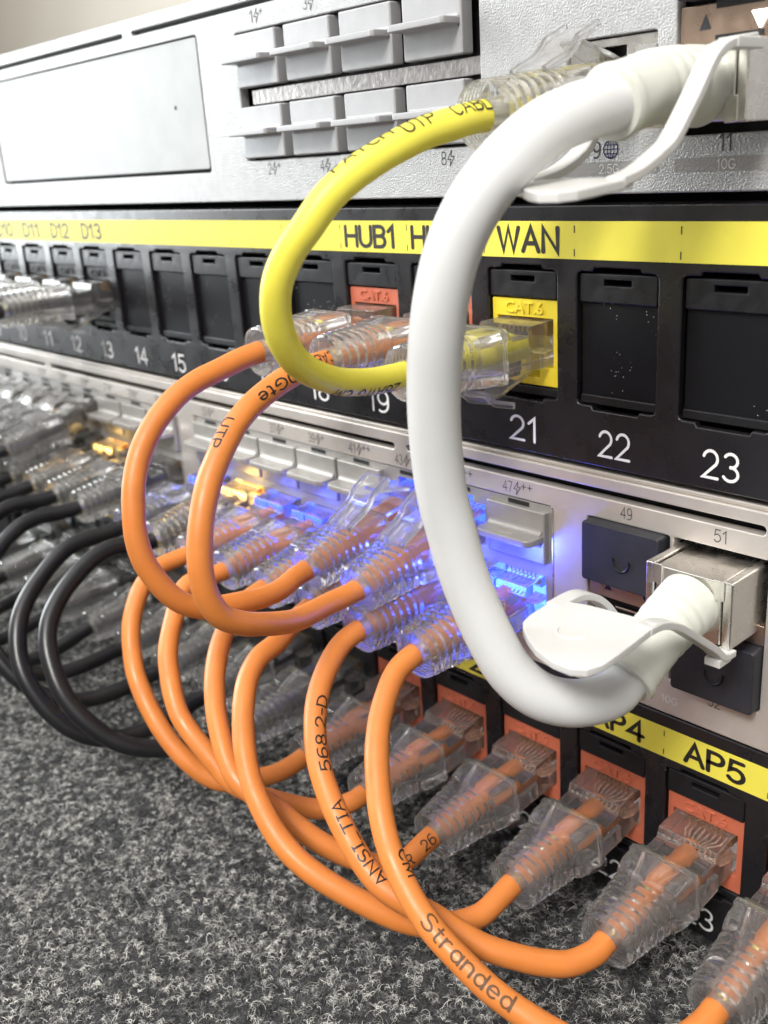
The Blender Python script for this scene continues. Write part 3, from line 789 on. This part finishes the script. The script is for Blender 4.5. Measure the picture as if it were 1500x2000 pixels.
def patch_panel(z, label, ports, kinds, marks, numbers):
    p = empty('patch_bay', (-200, 0, z - 41.2), label, 'patch panel')
    holes = []
    for n in ports:
        x = port_x(n)
        a, b = x-7.95, x+7.95
        holes.append([(a+0.9, z-30.4), (x-4.9, z-30.4), (x-4.5, z-31.1), (x+4.5, z-31.1), (x+4.9, z-30.4), (b-0.9, z-30.4), (b-0.25, z-30.15), (b, z-29.5),
                      (b, z-8.3), (b-0.25, z-7.65), (b-0.9, z-7.4), (x+4.9, z-7.4), (x+4.4, z-6.75), (x-4.4, z-6.75), (x-4.9, z-7.4), (a+0.9, z-7.4), (a+0.25, z-7.65), (a, z-8.3), (a, z-29.5), (a+0.25, z-30.15)])
    plate('front_sheet', [rrect(-455, 50, z-41.2, z+3.3, 0.6)] + holes, 0, 1.7, M['panel'], p, bevel=0.32, res=3)
    # rolled top and bottom returns
    r = MB(); tube(r, [(-455, 1.7, z+2.1), (50, 1.7, z+2.1)], 1.35, 16); r.build('top_roll', M['panel'], p)
    r = MB(); tube(r, [(-455, 1.9, z-40.2), (50, 1.9, z-40.2)], 1.5, 16); r.build('bottom_roll', M['panel'], p)
    MB().box(-455, 50, 9.8, 60, z-40.9, z+3.0).build('housing', M['dark'], p, smooth=False)
    tp = MB().box(-452, 47, -0.14, -0.02, z-5.45, z+0.75).build('label_tape', M['tape'], p, smooth=False)
    polys = []
    for n in range(min(ports)-1, max(ports)+1):
        x = (n-22)*PITCH
        polys += [[(x-0.1, z-1.15), (x+0.1, z-1.15), (x+0.1, z+0.05), (x-0.1, z+0.05)], [(x-0.1, z-4.95), (x+0.1, z-4.95), (x+0.1, z-3.75), (x-0.1, z-3.75)]]
    flat_on_face('cut_marks', polys, -0.17, M['ink'], tp)
    for n, s in marks.items():
        text_on_face('lettering', s, (n-22.5)*PITCH - (0.9 if s[0] == 'H' else 0), z-2.35, -0.18, 3.95, M['ink'], tp, w={'HUB1': 14.8, 'HUB2': 15.4, 'WAN': 13.2}.get(s, len(s)*3.75), bold=0.195)
    for n in ports:
        x = port_x(n); k = kinds(n)
        text_on_face('port_number', str(n), x+0.1, z-36.8, -0.05, 4.5, M['whiteink'], p, w=3.1*len(str(n)), bold=0.115)
        j = link('socket' if k else 'blank_insert', JFACE[k] if k else JBLANK, p)
        j.location = (Vector((x, 0, z)) - ORG[p.name])*S
        link('clip', JCLIP, j); link('toe', JTOE, j); link('back', JBACK, j)
        if k: link('relief_text', JTEXT[k], j)
    return p
patch_panel(0.0, 'upper black patch panel with yellow tape reading HUB1 and WAN', range(7, 25),
            lambda n: 'coral' if n in (19, 20) else 'yjack' if n == 21 else 'black' if n <= 13 else None,
            {**{n: 'D%d' % n for n in range(7, 14)}, 19: 'HUB1', 20: 'HUB2', 21: 'WAN'}, None)
patch_panel(-88.9, 'lower black patch panel with yellow tape reading AP4 and AP5', range(8, 25),
            lambda n: 'coral' if n >= 19 else 'black', {**{n: 'AP%d' % (n-18) for n in range(19, 25)}, **{n: 'C%d' % n for n in range(8, 19)}}, None)

# ------------------------------------------------------------------ patch cables
def plug_meshes():
    b = MB()
    b.extrude([(4.5, -4.0), (4.5, 4.1), (-4.6, 4.1), (-5.3, 2.3), (-9.4, 2.3), (-10.2, 4.1), (-11.4, 4.1), (-11.4, -4.0)], -5.95, 5.95, 'x')
    body = b.mesh('plug', bevel=0.28, seg=2)
    n = 36
    def ring(y, hw, hh, e):
        out = []
        for k in range(n):
            t = 2*math.pi*k/n
            c, s = math.cos(t), math.sin(t)
            out.append((hw*math.copysign(abs(c)**(2/e), c), y, hh*math.copysign(abs(s)**(2/e), s)))
        return out
    prof = [(-11.6, 6.6, 4.85, 12), (-11.75, 6.8, 5.05, 12), (-12.6, 6.8, 5.05, 12), (-12.7, 6.55, 4.85, 11), (-15.2, 6.5, 4.85, 9), (-17.0, 6.2, 4.8, 7), (-17.6, 6.0, 4.75, 6), (-18.0, 5.45, 4.55, 4.5)]
    y = -18.0
    for k in range(6):
        f = k/5
        hb, vb, e = 5.35-0.75*f, 4.5-0.15*f, 3.6-1.1*f
        prof += [(y-0.15, hb, vb, e), (y-0.45, hb, vb, e), (y-0.65, hb+0.5, vb+0.5, e), (y-1.25, hb+0.5, vb+0.5, e), (y-1.45, hb, vb, e)]
        y -= 1.75
    prof += [(-28.7, 4.55, 4.35, 2.3), (-28.95, 4.95, 4.8, 2.3), (-29.7, 4.9, 4.75, 2.2), (-30.0, 4.5, 4.4, 2.1)]
    inner = [(-30.0, 2.45, 2.45, 2), (-29.2, 2.3, 2.3, 2), (-20, 2.35, 2.35, 2), (-17.5, 3.4, 3.0, 2.6), (-11.8, 5.2, 3.5, 4), (-11.6, 5.3, 3.6, 4)]
    b = MB(); rings = [ring(*p) for p in prof] + [ring(*p) for p in inner]
    b.loft(rings + [rings[0]], False, False)
    for s in (-1, 1):
        b.box(min(s*6.05, s*6.7), max(s*6.05, s*6.7), -11.55, -5.6, -2.9, 0.6)
    # two flat windows on the sleeve's roof
    boot = b.mesh('boot', angle=28)
    bm = bmesh.new(); bm.from_mesh(boot); bmesh.ops.remove_doubles(bm, verts=bm.verts, dist=1e-7)
    bmesh.ops.recalc_face_normals(bm, faces=bm.faces); bm.to_mesh(boot); bm.free()
    l = MB(); ribbon(l, [(0, 2.0, -4.4), (0, -0.5, -4.7), (0, -3.0, -5.7), (0, -9.2, -8.1)], [3.2, 5.6, 5.6, 4.0], 0.75)
    latch = l.mesh('latch', bevel=0.12)
    g = MB(); path = [(0, -19.5, -4.55), (0, -17.4, -5.3), (0, -14.6, -6.0), (0, -12.8, -7.0), (0, -11.3, -8.4), (0, -6.2, -9.9)]
    ribbon(g, path, [5.6, 6.0, 6.2, 6.2, 6.2, 5.6], 0.55)
    for s in (-1, 1):
        ribbon(g, [(s*3.0, p[1], p[2]-0.25) for p in path], 0.7, 1.25)
    guard = g.mesh('latch_guard', bevel=0.1)
    w = MB()
    for k in range(8):
        x = (k-3.5)*1.02
        tube(w, [(x*0.6, -1.8, -1.2), (x*0.8, -0.6, -1.6), (x, 0.6, -1.8), (x, 3.0, -1.6)], 0.2, 8)
    wires = w.mesh('wires')
    k = MB()
    for q in range(8):
        x = (q-3.5)*1.02
        k.box(x-0.16, x+0.16, 1.0, 4.2, 1.2, 4.0)
    pins = k.mesh('contacts', smooth=False)
    return body, boot, latch, guard, wires, pins
PB, PBOOT, PLATCH, PGUARD, PWIRE, PPIN = plug_meshes()
PB.materials.append(M['plug'])
for m in (PBOOT, PLATCH, PGUARD): m.materials.append(M['clear'])
PBOOT.materials.append(M['frost'])
for q in PBOOT.polygons:                    # the bore that grips the jacket is frosted
    if math.hypot(q.center[0], q.center[2]) < 0.0027 and q.center[1] < -0.0175: q.material_index = 1
PPIN.materials.append(M['gold'])
WIRE_COL = {'orange': mat('tinned_pairs_warm', (0.62, 0.36, 0.24), 0.5, var=(900, 0.5, 1.5)), 'jet': mat('tinned_pairs_dark', (0.10, 0.095, 0.09), 0.5, var=(900, 0.3, 2.4)),
            'yellow': mat('tinned_pairs_yellow', (0.50, 0.42, 0.16), 0.5, var=(900, 0.4, 1.6))}
PWIRES = {k: with_mat(PWIRE, m) for k, m in WIRE_COL.items()}

def connector(cable, x, zc, end, up_, colour):
    d = (Vector(end) - Vector((x, 0, zc))).normalized()
    q = Vector((0, -1, 0)).rotation_difference(d)
    if up_: q = q @ Matrix.Rotation(math.pi, 3, 'Y').to_quaternion()
    o = link('plug', PB, cable)
    o.location = (Vector((x, 0, zc)) - ORG[cable.name])*S
    o.rotation_mode = 'QUATERNION'; o.rotation_quaternion = q
    link('boot', PBOOT, o); link('latch', PLATCH, o); link('latch_guard', PGUARD, o)
    link('wires', PWIRES[colour], o); link('contacts', PPIN, o)
    return [Vector((x, 0, zc)) + d*t for t in (3.0, 11.0, 20.0, 25.0)]

def patch_cable(path, a, b, colour, label, group, r=2.1):
    P = [Vector(p) for p in path]
    o = empty('patch_cable', P[0], label, 'cable', group)
    e0 = connector(o, *a[:2], P[0], a[2], colour)
    e1 = connector(o, *b[:2], P[-1], b[2], colour)
    pts = catmull(e0 + P + e1[::-1], 4)
    ph = rng.uniform(0, 6)
    tb = MB(); tube(tb, pts, [r*(1 + 0.010*math.sin(i*0.31+ph) + 0.007*math.sin(i*0.83+2*ph)) for i in range(len(pts))], 24)
    tb.build('jacket', M[colour], o)
    return o, catmull(P, 8)

UPZ, LPZ = -20.5, -109.4
G1 = 'orange patch cables'
ca, pa = patch_cable(PATHS['A'], (port_x(19), UPZ, False), (SWX[43], ZU, True), 'orange', 'orange cable looping from the HUB1 socket down to the switch, left of its twin', G1)
cb, pb_ = patch_cable(PATHS['B'], (port_x(20), UPZ, False), (SWX[45], ZU, True), 'orange', 'orange cable with black print crossing behind the yellow cable and down to the switch', G1)
names = {'C': (38, 19, 'orange cable of the leftmost lower loop, reaching the felt side first'), 'D': (40, 20, 'orange cable of the second lower loop from the left'),
         'E': (42, 21, 'orange cable of the third lower loop from the left, printed near its lower plug'), 'F': (44, 22, 'plain orange cable of the fourth lower loop, ending under the AP4 label'),
         'G': (46, 23, 'orange cable printed ANSI TIA 568.2-D, ending under the AP5 label'), 'H': (48, 24, 'orange cable printed Stranded, nearest one leaving at the bottom edge')}
lower = {}
for k, (s, l, lab) in names.items():
    lower[k] = patch_cable(PATHS[k], (SWX[s], ZL, False), (port_x(l), LPZ, False), 'orange', lab, G1)
cyel, py = patch_cable(PATHS['Y'], (-13.5, 19.6, True), (port_x(21), UPZ, False), 'yellow', 'yellow cable curving from the gateway to the WAN socket', None, 2.15)
# print on the jackets
def ink(c, pts, body, s, ln, h, ang, flip=False, m='ink'): text_on_cable(body, pts, 2.1, s, ln, h, ang, M[m], c, flip)
ink(*lower['H'], 'Stranded', 58.0, 17.5, 2.4, -8, m='ink_soft')
ink(*lower['H'], 'CM', 40.5, 4.5, 2.2, -62)
ink(*lower['G'], 'ANSI_TIA', 45.5, 16.0, 2.0, -22, True)
ink(*lower['G'], '568.2-D', 24.5, 14.5, 2.0, -30, True)
ink(*lower['E'], 'PR  26', 85.6, 9.0, 2.0, 10)
ink(cb, pb_, '10Gte', 12.0, 11.0, 1.9, -10)
ink(cb, pb_, 'UTP', 26.5, 5.5, 1.8, 45)
ink(cb, pb_, 'CAB', 1.2, 4.0, 1.9, 20)
text_on_cable('UTP  CABLE', py, 2.15, 8.5, 16.0, 2.1, 50, M['ink'], cyel, True)
text_on_cable('PATCH', py, 2.15, 22.5, 9.0, 1.9, 75, M['ink'], cyel, True)
text_on_cable('28AWG CM', py, 2.15, 73.0, 15.0, 2.0, 58, M['ink'], cyel, True)

# black cables of the lower-left loops
G2 = 'black patch cables'
def shifted(tpl, da, db, wob):
    n = len(tpl); out = []
    for i, p in enumerate(tpl):
        u = i/(n-1)
        u = u*u*(3-2*u)
        v = Vector(p) + da*(1-u) + db*u
        b = math.sin(math.pi*i/(n-1))
        out.append(v + Vector((wob[0], wob[1], wob[2]))*b)
    return out
patch_cable(PATHS['K1'], (SWX[36], ZL, False), (port_x(18), LPZ, False), 'jet', 'black cable loop nearest the orange cables, in front of its twin', G2)
patch_cable(PATHS['K2'], (SWX[34], ZL, False), (port_x(17), LPZ, False), 'jet', 'black cable loop second from the orange cables, crossing the felt', G2)
ends_b = {16: 'third', 15: 'fourth', 14: 'fifth', 13: 'sixth', 12: 'seventh', 11: 'eighth', 10: 'ninth'}
for k, n in enumerate((16, 15, 14, 13, 12, 11, 10)):
    s = 2*n
    da = Vector((SWX[s]-SWX[34], 0, 0)); db = Vector((port_x(n)-port_x(17), 0, 0))
    wob = (rng.uniform(-3, 3), rng.uniform(-1, 4), rng.uniform(-2.5, 2.5))
    patch_cable(shifted(PATHS['K2'], da, db, wob), (SWX[s], ZL, False), (port_x(n), LPZ, False), 'jet',
                'black cable %s from the orange ones, looping to the lower patch panel' % ends_b[n], G2)
for k, n in enumerate((13, 12, 11, 10, 9)):
    s = 25 - 2*k
    x0, x1, yo = port_x(n), SWX[s], -58 + 4.6*k
    path = [(x0, -30, -21), (x0-2.5, -36, -21.2), (x0-9, -30+0.42*(yo+30)-8, -21.5), (x0-24, yo+3, -22), (x0-60, yo, -23), (-380, yo, -26), (-425, yo+2, -34), (-440, yo+3, -45),
            (-425, yo+3, -56), (-380, yo+2, -62), (x1-60, yo, -65.5), (x1-24, yo+3, -66.5), (x1-9, -30+0.42*(yo+30)-8, -66.2), (x1-2.5, -36, -65.6), (x1, -29, -64.5)]
    patch_cable(path, (x0, UPZ, False), (x1, ZU, True), 'jet',
                'black cable with clear plug in the socket labelled D%d at far left' % n, 'black cables of the upper panel')

# ------------------------------------------------------------------ white direct-attach cable
wc = empty('attach_cable', PATHS['W'][0], 'thick white cable with metal ends joining gateway and switch, in front of everything', 'cable')
wp = [Vector(p) for p in PATHS['W']]
tb = MB(); tube(tb, catmull([Vector((7, -22, 18.6))] + wp + [Vector((8.95, -22, -62.4))], 6), 3.55, 32); tb.build('jacket', M['white'], wc)
def sfp_end(cx, zb, zt, base, end, flip):
    """metal shell, grooved strain relief and pull tab"""
    sgn = -1 if flip else 1                  # +1: tab hangs from the underside
    zlo, zhi = (zb, zt)
    sh = MB(); sh.box(cx-5.9, cx+5.9, -9.0, 6, zlo+0.3, zhi-0.35)
    s = sh.build('shell', M['bright_metal'], wc, bevel=0.25)
    for sd in (-1, 1):
        q = MB(); x0, x1 = sorted((cx+sd*6.15, cx+sd*7.75))
        q.box(x0, x1, -9.2, 6, zlo, zhi); q.build('side_rail', M['bright_metal'], s, bevel=0.3)
        q = MB(); x0, x1 = sorted((cx+sd*4.6, cx+sd*6.5))
        zz = zhi-3.4 if sgn > 0 else zlo
        q.box(x0, x1, -9.35, -9.02, zz, zz+3.4); q.build('front_tongue', M['bright_metal'], s, bevel=0.12)
    B, E = Vector(base), Vector(end)
    n = 40; pts, rad = [], []
    for i in range(n+1):
        u = i/n
        pts.append(B.lerp(E, u) + Vector((0, 0, 0.9*math.sin(math.pi*u))))
        r = 5.25 - 0.75*min(1, u*1.6)
        for g0 in (0.22, 0.33, 0.44, 0.55): r -= 0.22*math.exp(-((u-g0)/0.022)**2)
        if u > 0.93: r = 4.5 + 0.28*math.sin((u-0.93)/0.07*math.pi)
        rad.append(r)
    q = MB(); tube(q, pts, rad, 36); q.build('strain_relief', M['relief'], wc)
    return s
sfp_end(8.8, -63.4, -51.9, (8.9, -8.6, -57.4), (9.0, -26.4, -64.0), False)
sfp_end(6.8, 14.3, 24.7, (6.8, -8.6, 19.2), (7.0, -29.0, 17.4), True)
def pull_tab(arm_l, arm_r, plan, zf, feet, emb):
    t = MB()
    ribbon(t, catmull(arm_l, 5), 2.7, 1.15)
    ribbon(t, catmull(arm_r, 5), 2.7, 1.15)
    n = len(plan)
    vs = [(x, y, zf(x, y)-0.6) for x, y in plan] + [(x, y, zf(x, y)+0.6) for x, y in plan]
    t.add(vs, [tuple(range(n))[::-1], tuple(range(n, 2*n))] + [(i, (i+1) % n, n+(i+1) % n, n+i) for i in range(n)])
    for f in feet: t.box(*f)
    o = t.build('pull_tab', M['tab'], wc, bevel=0.18, seg=2)
    e = MB(); tube(e, [Vector((emb[0]+2.6*math.cos(a), emb[1]+2.0*math.sin(a), zf(emb[0]+2.6*math.cos(a), emb[1]+2.0*math.sin(a)) + emb[2]*0.6)) for a in np.linspace(math.radians(150), math.radians(340), 14)], 0.22, 8)
    e.build('emblem', M['tab'], o)
    return o
pull_tab([(0.8, -8, -63.6), (0.8, -12, -63.4), (0.8, -15.5, -61.8), (0.7, -18, -58.8), (0.6, -20.5, -55.8), (0.5, -23.5, -53.4), (0.3, -27, -52.2), (0.3, -32.5, -52.2)],
         [(15.8, -8, -64.0), (15.8, -11, -63.6), (15.8, -13.8, -61.2), (15.9, -17.5, -58.4), (16.0, -21.3, -55.6), (16.0, -25, -53.0), (16.0, -29, -51.2), (16.0, -32.5, -50.8)],
         [(-0.9, -30.6), (-1.1, -36.2), (-0.6, -38.4), (0.8, -40.1), (3.2, -42.0), (6.4, -44.0), (10.5, -45.6), (13.8, -46.0), (15.9, -45.2), (17.0, -43.2), (17.2, -40.0), (17.2, -30.6), (12, -30.2), (5, -30.0)],
         lambda x, y: -52.3 + (x-0.3)*0.09 + (y+31)*0.10, [(14.3, 17.0, -12.8, -9.2, -64.9, -63.5)], (8.0, -37.5, 1))
pull_tab([(0.0, -4, 24.6), (0.0, -9, 24.2), (0.0, -13.4, 23.2), (0.0, -17, 22.0), (0.0, -19.4, 20.4), (0.0, -22.2, 16.2), (0.0, -25, 12.3), (0.0, -30.3, 9.8), (0.2, -37, 8.6)],
         [(14.3, -9, 24.4), (14.4, -14.8, 23.6), (14.5, -18.6, 22.0), (14.5, -22.7, 17.4), (14.5, -27, 12.9), (14.5, -29.5, 11.4), (14.4, -34, 9.5), (14.3, -38, 8.6)],
         [(-1.0, -36.0), (-1.0, -38.2), (0.8, -40.4), (4.0, -42.6), (8.2, -46.4), (11.0, -47.9), (13.6, -47.8), (15.1, -46.2), (15.5, -43.6), (15.5, -36.0), (11, -35.6), (4, -35.4)],
         lambda x, y: 8.4 + (y+36)*0.07, [(13.0, 15.9, -14.5, -8.0, 23.0, 24.4)], (7.5, -41.0, -1))

# ------------------------------------------------------------------ lit ports of the switch
def lit(n, colour, power, rgb):
    x = SWX[n]; upper = n % 2 == 1
    z = (ZU if upper else ZL)
    zt = z - 4.55 if upper else z + 4.35
    q = MB().box(x-5.6, x+5.6, 3.3, 3.6, z-3.7, z+3.7)          # glowing plate added inside the plug's nose so its plastic lights up
    q.box(x-6.2, x+6.2, 0.5, 4.0, zt-0.12, zt+0.12)
    o = q.build('port_lamp', M[colour], sw, smooth=False)
    l = bpy.data.lights.new('port_glow', 'POINT'); l.energy = power; l.color = rgb; l.shadow_soft_size = 0.0022
    p = bpy.data.objects.new('port_glow', l); COL.objects.link(p); p.parent = o
    p.location = (Vector((x, -9.0 if n > 43 and not upper else -4.0, zt + (-0.8 if upper else 1.8))) - ORG[sw.name])*S  # point light added in open air beside the plug to spread the glow
for n, pw in ((48, 0.011), (46, 0.018)):
    lit(n, 'blue', pw, (0.05, 0.09, 1.0))
for n, pw in ((44, 0.006), (42, 0.002), (40, 0.002), (38, 0.0012), (34, 0.001), (45, 0.002), (43, 0.002)):
    lit(n, 'blue_dim', pw, (0.05, 0.09, 1.0))
for n, pw in ((36, 0.0015), (28, 0.0008)):
    lit(n, 'amber', pw, (1.0, 0.62, 0.16))
